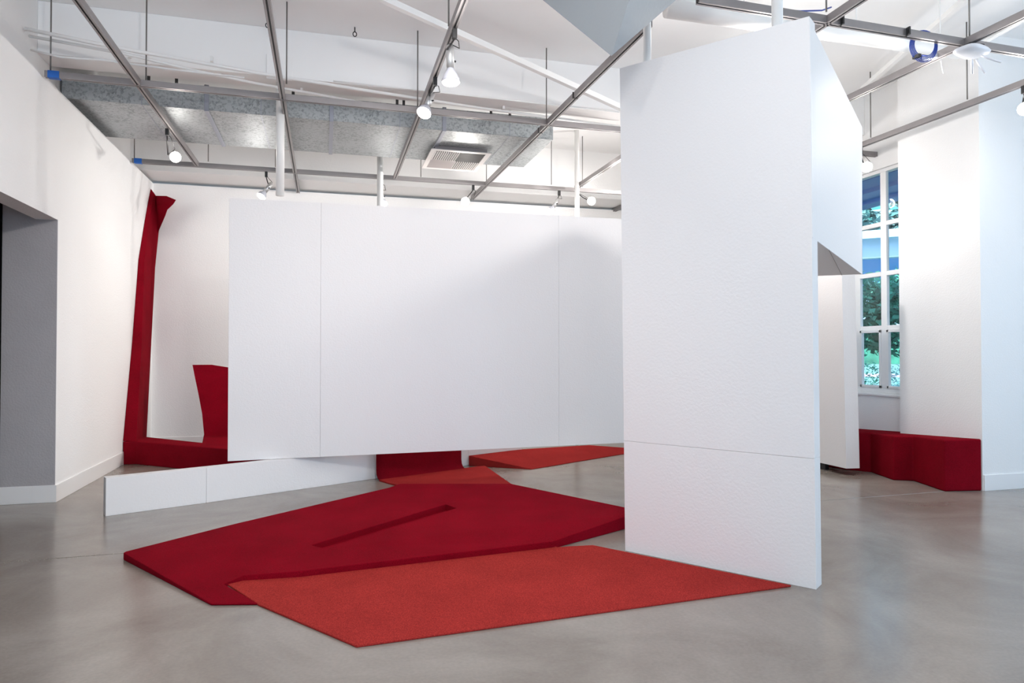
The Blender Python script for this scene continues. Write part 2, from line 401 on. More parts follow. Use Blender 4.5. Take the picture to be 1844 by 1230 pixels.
# large floating slab
sa, sb = (-0.918, 7.28, 0.325), (3.401, 7.518, 0.325)
ds = (Vector(sb) - Vector(sa)).normalized()
send = Vector(sa) + ds * 5.35
zt_a, zt_b = 2.927, 2.978
L1 = (Vector(sb) - Vector(sa)).length
def zt(s): return zt_a + (zt_b - zt_a) * s / L1
t = thing('hanging_slab', (sa[0], sa[1], .327), 'long white slab hung on poles with a gap beneath, resting across the low wall', 'wall')
cuts = [0, 0.875, 3.509, 5.35]
for i in range(3):
    u0, u1 = cuts[i] + (.0012 if i else 0), cuts[i + 1]
    bm = new(); vpanel(bm, Vector(sa) + ds * u0, Vector(sa) + ds * u1, .16, .327, zt(u0), .327, zt(u1)); mk('panel', bm, M['panel'], t, bevel=.0015)

# front pillar slab
pa, pb = (2.046, 4.493, 0.0), (2.799, 3.466, 0.0)
ta, tb = (2.026, 4.52, 3.429), (2.789, 3.48, 3.41)
t = thing('pillar_slab', pa, 'tall white upright slab in the foreground with slanting top, standing on the floor beside the orange carpet', 'wall')
nn = Vector((pb[1] - pa[1], pa[0] - pb[0], 0)).normalized() * -0.118
def pill(z0f, z1f):
    bm = new(); A = Vector(pa); B = Vector(pb); TA = Vector(ta); TB = Vector(tb)
    a0, a1 = A.lerp(TA, z0f), A.lerp(TA, z1f); b0, b1 = B.lerp(TB, z0f), B.lerp(TB, z1f)
    hexa(bm, [a0, b0, b0 + nn, a0 + nn], [a1, b1, b1 + nn, a1 + nn]); return bm
f0 = .77 / 3.42
mk('panel', pill(0, f0), M['panel'], t, bevel=.0015)
mk('panel', pill(f0 + .0004, 1), M['panel'], t, bevel=.0015)

# wing box behind the pillar
wa, wb, wc = Vector((2.82, 3.466, 2.08)), Vector((4.532, 5.0, 2.08)), Vector((4.241, 5.216, 2.08))
wta, wtb = Vector((2.755, 3.437, 3.385)), Vector((4.569, 5.026, 3.385))
wd = (wc - wb).normalized()
wcc = wb + wd * 1.55
wa2 = Vector(pa) + nn * 1.05 + Vector((0.35, -0.40, 2.08))
t = thing('wing_block', (wb.x, wb.y, 2.08), 'white wedge-shaped block raised in the air, joined to the back of the tall pillar slab', 'wall')
bm = new()
od = (Vector(pb) - Vector(pa)).normalized() * .003
s0 = Vector(pb).lerp(Vector(tb), 2.08 / tb[2]) + nn * .03 + od
s1 = Vector(tb) + nn * .03 + od
hexa(bm, [s0, wb, wcc, wa2], [(s1.x, s1.y, 3.385), (wtb.x, wtb.y, 3.385), (wcc.x, wcc.y, 3.385), (wa2.x, wa2.y, 3.385)])
mk('block', bm, M['panel'], t, bevel=.002)
bm = new()
q0 = s0.lerp(wb, .25); q1 = wb + wd * .16
obar(bm, (q0.x, q0.y, 2.079), (q1.x, q1.y, 2.079), .004, .003); mk('joint', bm, M['grille'], t)

# rear right slab, just off the floor
t = thing('narrow_slab', (5.70, 6.53, .08), 'narrow white slab hovering just above the floor, in front of the window and red bench', 'wall')
bm = new()
hexa(bm, [(5.70, 6.55, .08), (5.866, 6.53, .08), (5.866, 8.0, .08), (5.70, 8.0, .08)], [(5.655, 6.55, 2.62), (5.815, 6.53, 2.62), (5.815, 8.0, 2.62), (5.655, 8.0, 2.62)])
mk('panel', bm, M['panel'], t, bevel=.003)
bm = new(); box(bm, (5.75, 6.95, 0), (5.80, 7.9, .081)); mk('plinth', bm, M['slot'], t)

# hanging inverted wedge
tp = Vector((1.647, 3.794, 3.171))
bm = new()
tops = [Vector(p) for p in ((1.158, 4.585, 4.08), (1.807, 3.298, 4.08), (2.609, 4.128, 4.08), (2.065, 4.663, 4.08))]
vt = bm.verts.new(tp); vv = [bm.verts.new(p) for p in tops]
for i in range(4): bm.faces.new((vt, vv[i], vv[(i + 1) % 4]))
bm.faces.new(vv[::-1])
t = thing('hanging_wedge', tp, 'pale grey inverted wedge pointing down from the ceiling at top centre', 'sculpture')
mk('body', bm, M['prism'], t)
cxy = sum(tops, Vector()) / 4
bm = new(); tube(bm, [(cxy.x, cxy.y, 4.07), (cxy.x, cxy.y, ZC)], .03, 12); mk('pole', bm, M['pipe'], t, smooth=True)

# ------------------------------------------------------------ carpets
def carpet(name, top, m, label=None, hole=None, floor_z=0.0, bevel=.012, parent=None, hz=0.004, bot=None):
    """a carpeted block: outline points with their own top heights, vertical sides, an optional blind slot"""
    bm = new()
    tv = [bm.verts.new(p) for p in top]; bv = [bm.verts.new((bot or top)[i][:2] + (floor_z,)) for i in range(len(top))]
    n = len(top); loops = [[Vector((p[0], p[1], 0)) for p in top]]; allv = list(tv)
    if hole:
        hv = [bm.verts.new(p) for p in hole]; allv += hv; loops.append([Vector((p[0], p[1], 0)) for p in hole])
    for tri in tessellate_polygon(loops):
        try: bm.faces.new([allv[i] for i in tri])
        except ValueError: pass
    for i in range(n): bm.faces.new((bv[i], bv[(i + 1) % n], tv[(i + 1) % n], tv[i]))
    for tri in tessellate_polygon([[v.co.copy() for v in bv]]):
        try: bm.faces.new([bv[i] for i in tri])
        except ValueError: pass
    if hole:
        k = len(hole); hb = [bm.verts.new((p[0], p[1], hz)) for p in hole]
        for i in range(k): bm.faces.new((hb[i], hb[(i + 1) % k], hv[(i + 1) % k], hv[i]))
        bm.faces.new(hb)
    o = mk(name, bm, m, parent, bevel=bevel, seg=3)
    if label: tag(o, label, 'carpet')
    return o

carpet('floor_carpet', [(-0.565, 4.464, 0.012), (-0.352, 4.056, 0.012), (0.15, 3.357, 0.012), (2.688, 3.544, 0.012), (1.869, 4.648, 0.012),
        (1.608, 4.668, 0.012), (1.559, 4.769, 0.012), (-0.147, 4.567, 0.012), (-0.475, 4.567, 0.012)],
       M['orange'], 'flat orange-red carpet in the foreground, its right tip at the foot of the tall pillar', bevel=.004)
carpet('raised_carpet', [(-1.305, 5.182, 0.05), (-1.298, 5.207, 0.05), (-0.684, 5.805, 0.052), (0.615, 6.913, 0.06), (0.741, 7.076, 0.062), (1.817, 6.729, 0.072), (2.451, 5.267, 0.105),
        (2.372, 5.076, 0.105), (1.562, 4.666, 0.055), (-0.144, 4.464, 0.05), (-0.477, 4.486, 0.044), (-0.574, 4.425, 0.022), (-0.35, 4.06, 0.014), (-0.601, 4.123, 0.014)],
       M['red'], 'large thick dark red carpet on the floor with a long narrow slot cut in it',
       hole=[(-0.089, 5.046, 0.05), (0.0, 4.937, 0.05), (1.097, 5.845, 0.064), (1.028, 6.02, 0.064)], bevel=.014)

# ramp-like carpet wedge on the right, behind
wz = .125
carpet('carpet_ramp', [(1.714, 8.341, 0.125), (2.379, 7.875, 0.008), (4.258, 8.888, 0.008), (4.298, 8.973, 0.03), (3.563, 9.028, 0.1), (2.48, 8.71, 0.125)], M['rose'],
       'low rose-red carpeted ramp behind the hanging slab, beside the foot of the pillar', bevel=.008)

# carpet draped over the low wall and onto the floor
ln = Vector((dl.y, -dl.x, 0))
def lw(px_t, off, z): p = Vector(la) + dl * px_t + ln * off; return (p.x, p.y, z)
d0, d1 = (Vector(lb) - Vector(la)).length + .01, 3.713
t = thing('draped_carpet', lw(d0, .05, 0), 'red carpet draped down the low wall onto the floor, beneath the hanging slab', 'carpet')
bm = new()
prof = [(-.02, .338), (.012, .338), (.02, .30), (.022, .12), (.03, .07), (.055, .035), (.09, .02)]
NU = 10
def drape(u, k, th):
    s = d0 + (d1 - d0) * u; o_, z = prof[k]
    return lw(s, o_ + th, z)
fr = [[bm.verts.new(drape(i / NU, k, 0)) for k in range(len(prof))] for i in range(NU + 1)]
bk = [[bm.verts.new(lw(d0 + (d1 - d0) * i / NU, max(.001, prof[k][0] - .012) if k > 1 else prof[k][0], max(.001, prof[k][1] - (.010 if k < 2 or k > 3 else 0)))) for k in range(len(prof))] for i in range(NU + 1)]
for i in range(NU):
    for k in range(len(prof) - 1):
        bm.faces.new((fr[i][k], fr[i][k + 1], fr[i + 1][k + 1], fr[i + 1][k])); bm.faces.new((bk[i][k], bk[i + 1][k], bk[i + 1][k + 1], bk[i][k + 1]))
for r_ in (0, NU):
    for k in range(len(prof) - 1): bm.faces.new((fr[r_][k], bk[r_][k], bk[r_][k + 1], fr[r_][k + 1]))
mk('drape', bm, M['crimson'], t, smooth=True)
sp = [lw(d0, .075, .02), (0.658, 7.402, 0.018), (0.825, 7.077, 0.018), (1.793, 6.814, 0.018), (1.843, 7.145, 0.018), (1.903, 7.096, 0.018), (1.888, 8.216, 0.018), lw(d1, .075, .02)]
sp[3:6] = [(1.895, 6.908, 0.018)]
carpet('spread', sp, M['rose'], bevel=.004, parent=t)

# platform and climbing carpet in the far left corner
t = thing('corner_platform', (-2.3, 9.5, 0), 'low dark red carpeted platform in the far left corner, running behind the hanging slab', 'platform')
top = [(XL + .002, 9.555, .285), (-2.264, 9.53, 0.279), (-1.081, 8.524, 0.285), (-0.316, 7.85, 0.285), (-0.263, 8.99, 0.285), (-1.618, 10.409, 0.285), (-1.455, 9.205, 0.285), (-2.261, 10.029, 0.285)]
top = [(p[0], p[1], .285) for p in top]
carpet('body', top, M['crimson'], bevel=.012, parent=t)

# climbing ribbon: section (wall edge, crease, right edge)
t = thing('climbing_carpet', (-2.35, 9.8, .285), 'dark red carpet column climbing the far left corner and flaring at the top', 'carpet')
rowsC = [
    ((-2.42, 9.563, 0.294), (-2.267, 9.54, 0.284), (-2.418, 10.725, 0.204)),
    ((-2.42, 9.935, 1.501), (-2.311, 9.95, 1.502), (-2.418, 10.952, 1.512)),
    ((-2.42, 10.222, 2.645), (-2.355, 10.25, 2.621), (-2.381, 10.98, 2.624)),
    ((-2.42, 10.543, 3.236), (-2.384, 10.6, 3.225), (-2.332, 10.96, 3.156)),
    ((-2.42, 10.69, 3.483), (-2.377, 10.72, 3.46), (-2.277, 10.9, 3.293)),
    ((-2.42, 10.858, 3.742), (-2.38, 10.86, 3.689), (-2.345, 10.9, 3.628))]
bm = new()
NR = 5
def catm(a, b, t_): return tuple(x + (y - x) * t_ for x, y in zip(a, b))
ring = []
for i in range(len(rowsC) - 1):
    for j in range(NR):
        ring.append([catm(rowsC[i][k], rowsC[i + 1][k], j / NR) for k in range(3)])
ring.append([tuple(p) for p in rowsC[-1]])
vr = []
for r_ in ring:
    a, c, b = [Vector(p) for p in r_]
    pts = [a, a.lerp(c, .5), c, c.lerp(b, .33), c.lerp(b, .67), b]
    back = Vector((XL + .003, max(a.y, min(b.y, 10.99)) if b.x < XL + .05 else 10.995, (a.z + b.z) / 2))
    vr.append([bm.verts.new(p) for p in pts] + [bm.verts.new(back)])
for a, b in zip(vr, vr[1:]):
    for k in range(7): bm.faces.new((a[k], a[(k + 1) % 7], b[(k + 1) % 7], b[k]))
bm.faces.new(vr[0][::-1]); bm.faces.new(vr[-1])
mk('column', bm, M['crimson'], t)
fl = [(-2.355, 10.88, 3.647), (-2.184, 10.72, 3.619), (-2.019, 10.5, 3.526), (-2.065, 10.56, 3.476), (-2.152, 10.62, 3.405), (-2.195, 10.7, 3.332), (-2.32, 10.9, 3.147), (-2.362, 10.95, 3.04), (-2.355, 10.66, 3.269)]
bm = new(); cfl = Vector(fl[8])
f1 = [bm.verts.new(p) for p in fl[:8]]; f2 = [bm.verts.new((p[0] - .004, p[1] + .014, p[2] + .008)) for p in fl[:8]]
c1 = bm.verts.new((-2.314, 10.76, 3.472)); c2 = bm.verts.new((-2.322, 10.8, 3.488))
for i in range(7):
    bm.faces.new((f1[i], f1[i + 1], c1)); bm.faces.new((f2[i + 1], f2[i], c2)); bm.faces.new((f1[i + 1], f1[i], f2[i], f2[i + 1]))
bm.faces.new((f1[7], f1[0], c1)); bm.faces.new((f2[0], f2[7], c2)); bm.faces.new((f1[0], f1[7], f2[7], f2[0]))
mk('flared_flap', bm, M['red'], t, bevel=.004)

# curved leaning board with carpet face
t = thing('curved_board', (-1.512, 9.734, 0.285), 'dark red carpeted upright shape with a curved left edge, standing on the corner platform', 'sculpture')
lf = [(-1.543, 9.93, 0.263), (-1.582, 9.99, 0.575), (-1.643, 10.06, 0.847), (-1.697, 10.13, 1.054), (-1.741, 10.2, 1.226)]
tpp = [(-1.741, 10.2, 1.226), (-1.524, 10.2, 1.24), (-1.292, 10.14, 1.073), (-0.845, 10.05, 0.751)]
bm = new()
def sheet(bm, off, th):
    fr = []; bk = []
    for i, p in enumerate(lf):
        yv = p[1]
        ex = 1.55 if i < 3 else (1.2 if i == 3 else .24)
        fr.append([bm.verts.new((p[0] + ex * u / 6, yv + off, p[2] + 0.02 * 0)) for u in range(7)])
        bk.append([bm.verts.new((p[0] + ex * u / 6, yv + off + th, p[2])) for u in range(7)])
    for i in range(len(lf) - 1):
        for u in range(6):
            bm.faces.new((fr[i][u], fr[i][u + 1], fr[i + 1][u + 1], fr[i + 1][u])); bm.faces.new((bk[i][u], bk[i + 1][u], bk[i + 1][u + 1], bk[i][u + 1]))
        bm.faces.new((fr[i][0], fr[i + 1][0], bk[i + 1][0], bk[i][0])); bm.faces.new((fr[i][6], bk[i][6], bk[i + 1][6], fr[i + 1][6]))
    for u in range(6):
        bm.faces.new((fr[0][u], bk[0][u], bk[0][u + 1], fr[0][u + 1])); bm.faces.new((fr[-1][u], fr[-1][u + 1], bk[-1][u + 1], bk[-1][u]))
sheet(bm, 0, .02); mk('carpet_face', bm, M['red'], t)
bm = new(); sheet(bm, .021, .05); mk('backing_board', bm, M['panel'], t)

# zig-zag carpeted bench on the right
def bz(y): return .522 - .055 * (y - 5.47)
bp_ = [(6.003, 5.548), (6.402, 5.478), (6.402, 6.505), (6.618, 6.505), (6.618, 7.9), (5.93, 7.9), (5.90, 7.15), (5.99, 6.885), (6.141, 6.667), (5.995, 6.183), (6.168, 6.09)]
carpet('carpeted_bench', [(x, y, bz(y)) for x, y in bp_], M['crimson'], bevel=.016)
tag(bpy.data.objects['carpeted_bench'], 'dark red carpeted zigzag bench along the right wall below the window', 'bench')

# rubble in the floor joint
bm = new()
for i in range(420):
    x = random.uniform(-3.0, -1.5) if i < 330 else random.uniform(-1.5, 0)
    y = jy(x) - abs(random.gauss(0, .022)) * (1.6 if x < -1.75 else .6) + .004; s = random.uniform(.0015, .006)
    v0 = [bm.verts.new((x + random.uniform(-1, 1) * s, y + random.uniform(-1, 1) * s, random.uniform(0, 1.1) * s)) for _ in range(4)]
    for f in ((0, 1, 2), (0, 1, 3), (0, 2, 3), (1, 2, 3)): bm.faces.new([v0[k] for k in f])
o = mk('concrete_crumbs', bm, M['rubble']); tag(o, 'loose crumbs of broken concrete along the floor joint at the left', 'rubble'); o['kind'] = 'stuff'

# ------------------------------------------------------------ lighting rails
RZ = 3.86
def rail(p, q, label, z=RZ, group='overhead lighting rails', ends=None):
    p = Vector((p[0], p[1], z)); q = Vector((q[0], q[1], z)); d = (q - p).normalized(); u, v = frame_of(d)
    t = thing('lighting_rail', (p + q) / 2, label, 'rail')
    W, H_, th = .048, .056, .006
    bm = new()
    def strip(cu, cz, w_, h_):
        a = [(cu - w_ / 2, cz - h_ / 2), (cu + w_ / 2, cz - h_ / 2), (cu + w_ / 2, cz + h_ / 2), (cu - w_ / 2, cz + h_ / 2)]
        hexa(bm, [p + u * x + Vector((0, 0, y)) for x, y in a], [q + u * x + Vector((0, 0, y)) for x, y in a])
    strip(0, H_ / 2 - th / 2, W, th); strip(-W / 2 + th / 2, 0, th, H_ - 2 * th); strip(W / 2 - th / 2, 0, th, H_ - 2 * th)
    strip(-W / 2 + .0085, -H_ / 2 + th / 2, .017, th); strip(W / 2 - .0085, -H_ / 2 + th / 2, .017, th)
    mk('channel', bm, M['rail'], t)
    bm = new(); strip(0, -.004, W - 2 * th - .002, .030); mk('slot', bm, M['slot'], t)
    return t
rA = rail((-1.70, 3.0), (-1.625, 9.74), 'lighting rail running away, leftmost, ending at the second crosswise rail')
rB = rail((-.40, 3.0), (-.405, 11.0), 'lighting rail running away, second from left, reaching past the back crosswise rail')
rC = rail((.92, 3.0), (.942, 9.74), 'lighting rail running away, third from left, carrying two spotlights')
rD = rail((2.33, 4.66), (2.262, 10.76), 'lighting rail running away from beneath the hanging grey wedge')
rE = rail((3.585, 3.0), (3.615, 9.66), 'lighting rail running away, seen just left of the tall pillar and above its top corner')
rG = rail((4.925, 2.5), (4.835, 11.1), 'lighting rail running away on the right, passing over the white access point')
rH = rail((6.17, 3.0), (6.13, 9.0), 'lighting rail running along the right wall above the window')
HZ = RZ + .002
r1 = rail((-2.40, 6.935), (6.95, 7.06), 'nearer crosswise lighting rail with blue tape at its left end, in front of the duct', z=RZ)
r2 = rail((-2.40, 9.79), (6.2, 9.79), 'back crosswise lighting rail with blue tape at its left end, behind the duct', z=RZ)
r3 = rail((2.50, 4.262), (6.35, 4.345), 'crosswise lighting rail above the tall pillar carrying blue cable', z=RZ)
for par, y in ((r1, 6.935), (r2, 9.79)):
    bm = new(); box(bm, (-2.375, y - .027, RZ - .031), (-2.285, y + .027, RZ + .031)); mk('blue_tape', bm, M['tape'], par)

# threaded rods: (x, y, ztop, zbottom)
rods = [
    ((-2.366, 6.953, 3.89), ZC, 'hanging rod at far left above the blue taped rail end'),
    ((-1.593, 6.938, 3.89), ZC, 'long hanging rod over the nearer crosswise rail, left of the first white pole'),
    ((-0.353, 6.668, 3.89), ZC, 'long hanging rod beside the first white pole and the duct'),
    ((0.894, 6.926, 3.89), ZC, 'long hanging rod just left of the lit spotlight in front of the duct'),
    ((2.273, 6.963, 3.89), ZC, 'long hanging rod near the right end of the duct'),
    ((-2.366, 9.747, 3.89), ZC, 'short hanging rod behind the left end of the duct over the taped rail'),
    ((-1.477, 9.665, 3.89), ZC, 'thin hanging rod below the duct, second from left'),
    ((-0.651, 9.719, 3.89), ZC, 'thin hanging rod below the duct, beside the first white pole'),
    ((1.305, 9.733, 3.89), ZC, 'thin hanging rod below the duct at the left edge of the air grille'),
    ((2.26, 9.737, 3.89), ZC, 'thin hanging rod below the duct, right of the air grille'),
    ((3.236, 9.678, 3.89), ZC, 'thin hanging rod to the right of the duct end, on the back rail'),
    ((3.731, 9.686, 3.89), ZC, 'thin hanging rod at the far end of the short rail near the pillar'),
    ((0.901, 5.158, 3.89), ZC, 'hanging rod at the top, just left of the downward pointing spotlight'),
    ((3.524, 4.215, 3.89), ZC, 'hanging rod at the top right above the pillar corner'),
    ((4.954, 4.309, 3.89), ZC, 'hanging rod above the white access point'),
    ((6.087, 5.325, 3.89), ZC, 'long thin rod below the access point, reaching the right wall rail'),
    ((6.094, 6.574, 3.89), ZC, 'slender rod right of the wing block, above the window')]
for p, z, lab in rods:
    bm = new(); tube(bm, [(p[0], p[1], RZ + .025), (p[0], p[1], z)], .0065, 8)
    tag(mk('hanging_rod', bm, M['rod'], smooth=True), lab, 'rod')

# ------------------------------------------------------------ poles and pipes
poles = [
    ((-0.45, 7.4, 3.299), .042, 3.0, 4.16, 'thick white pole on the left rising from the top of the hanging slab'),
    ((0.714, 9.45, 3.69), .042, 0.0, ZC, 'white pole rising behind the hanging slab, left of the air grille'),
    ((3.554, 9.45, 3.873), .034, 0.0, ZC, 'white pole rising behind the hanging slab, just left of the pillar'),
    ((4.244, 7.46, 5.274), .038, 3.0, ZC, 'white pole behind the top of the pillar, second from left'),
    ((5.761, 9.45, 6.355), .040, 0.0, ZC, 'thin white pole behind the top of the pillar, third from left')]
for p, r_, z0, z1, lab in poles:
    bm = new(); tube(bm, [(p[0], p[1], z0), (p[0], p[1], z1)], r_, 20)
    tag(mk('white_pole', bm, M['pipe'], smooth=True), lab, 'pole')
for (f, r_, lab) in ((.055 + .09, .028, 'white pole standing on the left of the pillar top'), (.84, .034, 'white pole standing on the right of the pillar top')):
    p = Vector(ta).lerp(Vector(tb), f) + nn * .5
    bm = new(); tube(bm, [(p.x, p.y, p.z - .1), (p.x, p.y, ZC)], r_, 20)
    tag(mk('white_pole', bm, M['pipe'], smooth=True), lab, 'pole')

bm = new()
pp0, pp1 = (3.44, 4.907, 4.12), (4.896, 4.892, 4.12)
yp = (pp0[1] + pp1[1]) / 2
tube(bm, [(2.6, yp, 4.12), (5.516, yp, 4.12)], .072, 24)
o = mk('ceiling_pipe', bm, M['pipe'], smooth=True); tag(o, 'thick white pipe crossing behind the dark rail above the pillar', 'pipe')
for xx in (3.3, 4.4, 5.3):
    bm = new(); tube(bm, [(xx, yp, 4.18), (xx, yp, ZC)], .006, 8); mk('hanger', bm, M['pipe'], o)
bm = new(); box(bm, (2.6, yp - .012, 4.185), (5.3, yp + .012, 4.215)); mk('conduit', bm, M['pipe'], o)

def conduit(pts, r_, lab, name='conduit', m='pipe', clips=True):
    bm = new(); tube(bm, pts, r_, 12); o = mk(name, bm, M[m], smooth=True); tag(o, lab, 'pipe')
    if clips:
        for k in range(1, 4):
            a = Vector(pts[0]).lerp(Vector(pts[-1]), k / 4)
            bm = new(); box(bm, (a.x - .012, a.y - r_ - .006, a.z - r_ - .004), (a.x + .012, a.y + r_ + .006, min(a.z + r_ + .006, 4.16) if a.y > 7.24 else a.z + r_ + .01)); mk('clip', bm, M['pipe'], o)
    return o
conduit([(-2.55, 6.908, 4.235), (-1.849, 6.815, 4.12), (-0.664, 7.087, 4.12), (0.407, 7.269, 4.12), (1.629, 7.459, 4.12), (3.416, 7.639, 4.12)], .017, 'upper white conduit crossing from the left wall over the duct')
conduit([(-2.55, 7.002, 4.213), (-1.737, 6.903, 4.1), (-1.219, 7.133, 4.1), (-0.684, 7.313, 4.1), (-0.151, 7.445, 4.1), (0.522, 7.614, 4.1)], .014, 'lower white conduit crossing from the left wall and ending over the duct')
conduit([(-2.55, 7.041, 4.105), (-2.247, 6.838, 3.99), (-1.891, 6.813, 3.99), (-1.408, 6.868, 3.99), (-0.747, 6.926, 4.0)], .010, 'thin white conduit hugging the left wall just above the blue taped rail', clips=False)
conduit([(0.07, 7.128, 4.13), (0.623, 7.128, 4.13), (1.564, 7.159, 4.13), (3.221, 7.204, 4.13)], .008, 'thin white conduit along the bottom edge of the ceiling beam', clips=False)

# diagonal bracing under the ceiling
for p, q, lab in (((0.318, 5.736, 4.35), (3.076, 6.734, 3.97), 'white diagonal brace under the ceiling, running from top centre to the pillar'),
                  ((5.369, 4.566, 4.5), (6.143, 6.777, 4.5), 'white diagonal brace under the ceiling at top right'),
                  ((5.869, 4.551, 4.3), (5.936, 4.997, 4.3), 'white diagonal brace at the right edge above the access point')):
    bm = new(); obar(bm, p, q, .05, .02); obar(bm, Vector(p) + Vector((0, 0, .03)), Vector(q) + Vector((0, 0, .03)), .012, .05)
    tag(mk('ceiling_brace', bm, M['pipe']), lab, 'brace')
    
# junction box on the beam beside the first pole
t = thing('junction_box', (-0.466, 7.2, 4.247), 'white junction box plate on the beam above the first white pole', 'box')
q0, q1 = (-0.573, 7.225, 4.373), (-0.329, 7.225, 4.126)
bm = new(); box(bm, (q0[0], 7.222, q1[2]), (q1[0], 7.238, q0[2])); mk('plate', bm, M['ceil'], t, bevel=.003)

# ceiling hooks
for p, lab in (((-0.551, 7.046, 4.6), 'small black hook on the ceiling near the second rail'), ((0.276, 7.014, 4.6), 'small black loop hook hanging from the ceiling over the duct'), ((-2.298, 7.521, 4.6), 'small black grommet on the ceiling beside the leftmost rail')):
    bm = new(); tube(bm, [(p[0], p[1], ZC), (p[0], p[1], p[2])], .006, 8)
    tube(bm, [(p[0] + .018 * math.sin(a), p[1], p[2] - .02 + .024 * math.cos(a)) for a in [k * 2 * PI / 10 for k in range(11)]], .005, 6)
    tag(mk('ceiling_hook', bm, M['black'], smooth=True), lab, 'hook')

# ------------------------------------------------------------ duct
DX0, DX1, DY0, DY1, DZ0, DZ1 = -2.56, 2.635, 7.80, 9.08, 3.945, 4.20
t = thing('air_duct', (0, 8.4, DZ0), 'galvanised rectangular air duct hanging below the ceiling behind the nearer crosswise rail', 'duct')
segs = [DX0, -1.212, 0.06, 1.313, DX1]
for a, b in zip(segs, segs[1:]):
    bm = new(); box(bm, (a + .004, DY0, DZ0), (b - .004, DY1, DZ1)); mk('duct_section', bm, M['galv'], t, bevel=.004)
for x in segs[1:-1]:
    bm = new(); box(bm, (x - .022, DY0 - .012, DZ0 - .012), (x + .022, DY0 + .006, DZ1 + .012)); box(bm, (x - .022, DY0, DZ0 - .012), (x + .022, DY1 + .012, DZ0 + .006)); mk('collar', bm, M['collar'], t, bevel=.003)
for x in (-1.83, -0.672, 0.807, 2.092):
    bm = new(); box(bm, (x - .004, DY0 - .003, DZ0 - .003), (x + .004, DY1, DZ0 + .002)); box(bm, (x - .004, DY0 - .003, DZ0), (x + .004, DY0 + .002, DZ1)); mk('seam', bm, M['collar'], t)
for x in (-1.763, -1.501, -0.343, 0.774, 0.848, 1.861, 2.089):
    bm = new(); box(bm, (x - .015, DY0 - .016, DZ1 - .05), (x + .015, DY0 - .013, ZC)); mk('strap', bm, M['strap'], t)

# diffuser
gx0, gx1, gy0, gy1, gz = 1.25, 2.01, 8.36, 9.27, 3.885
t = thing('air_grille', ((gx0 + gx1) / 2, (gy0 + gy1) / 2, gz), 'square ceiling air grille with four louvre quarters under the duct', 'vent')
bm = new(); hexa(bm, [(gx0 + .05, gy0 + .04, gz + .012), (gx1 - .05, gy0 + .04, gz + .012), (gx1 - .05, gy1 - .04, gz + .012), (gx0 + .05, gy1 - .04, gz + .012)],
                 [(gx0 + .05, gy0 + .04, 3.944), (gx1 - .05, gy0 + .04, 3.944), (gx1 - .05, gy1 - .2, 3.944), (gx0 + .05, gy1 - .2, 3.944)]); mk('neck', bm, M['grille'], t)
bm = new(); fw = .06
for lo, hi in (((gx0, gy0, gz), (gx1, gy0 + fw, gz + .012)), ((gx0, gy1 - fw, gz), (gx1, gy1, gz + .012)), ((gx0, gy0 + fw, gz), (gx0 + fw, gy1 - fw, gz + .012)), ((gx1 - fw, gy0 + fw, gz), (gx1, gy1 - fw, gz + .012))): box(bm, lo, hi)
mk('grille_frame', bm, M['grilleslat'], t, bevel=.003)
ix0, ix1, iy0, iy1 = gx0 + fw, gx1 - fw, gy0 + fw, gy1 - fw
mx_, my_ = (ix0 + ix1) / 2, (iy0 + iy1) / 2
bm = new(); box(bm, (ix0, iy0, gz + .010), (mx_, my_, gz + .0118)); box(bm, (mx_, my_, gz + .010), (ix1, iy1, gz + .0118)); box(bm, (mx_, iy0, gz + .010), (ix1, my_, gz + .0118)); mk('backing', bm, M['grilledark'], t)
bm = new(); box(bm, (ix0, my_, gz + .002), (mx_, iy1, gz + .010)); mk('shaded_quarter', bm, M['grille'], t)  # flat grey plate; this louvre quarter's shade is put into its colour
slat_me = None
for (xq, yq0, yq1) in ((ix0, iy0, my_), (mx_, my_, iy1)):
    for k in range(12):
        x = xq + (k + .5) * (mx_ - ix0) / 12
        if slat_me is None:
            bm = new(); obar(bm, (x, yq0 + .005, gz + .001), (x, yq1 - .005, gz + .001), .003, .015)
            so = mk('slat', bm, M['grilleslat'], t); so.rotation_euler = (0, math.radians(-40), 0); slat_me = so.data; soz = so.location.z
            base = Vector(so.location)
        else:
            so = bpy.data.objects.new('slat', slat_me); C.objects.link(so); so.parent = t
            so.location = (x - t.location.x, (yq0 + yq1) / 2 - t.location.y, soz); so.rotation_euler = (0, math.radians(-40), 0)
for k in range(8):
    y = iy0 + (k + .5) * (my_ - iy0) / 8
    bm = new(); box(bm, (mx_ + .005, y - .008, gz + .004), (ix1 - .005, y + .004, gz + .006)); mk('slat', bm, M['strap'], t)  # darker slats: the shade of this quarter is put into their colour

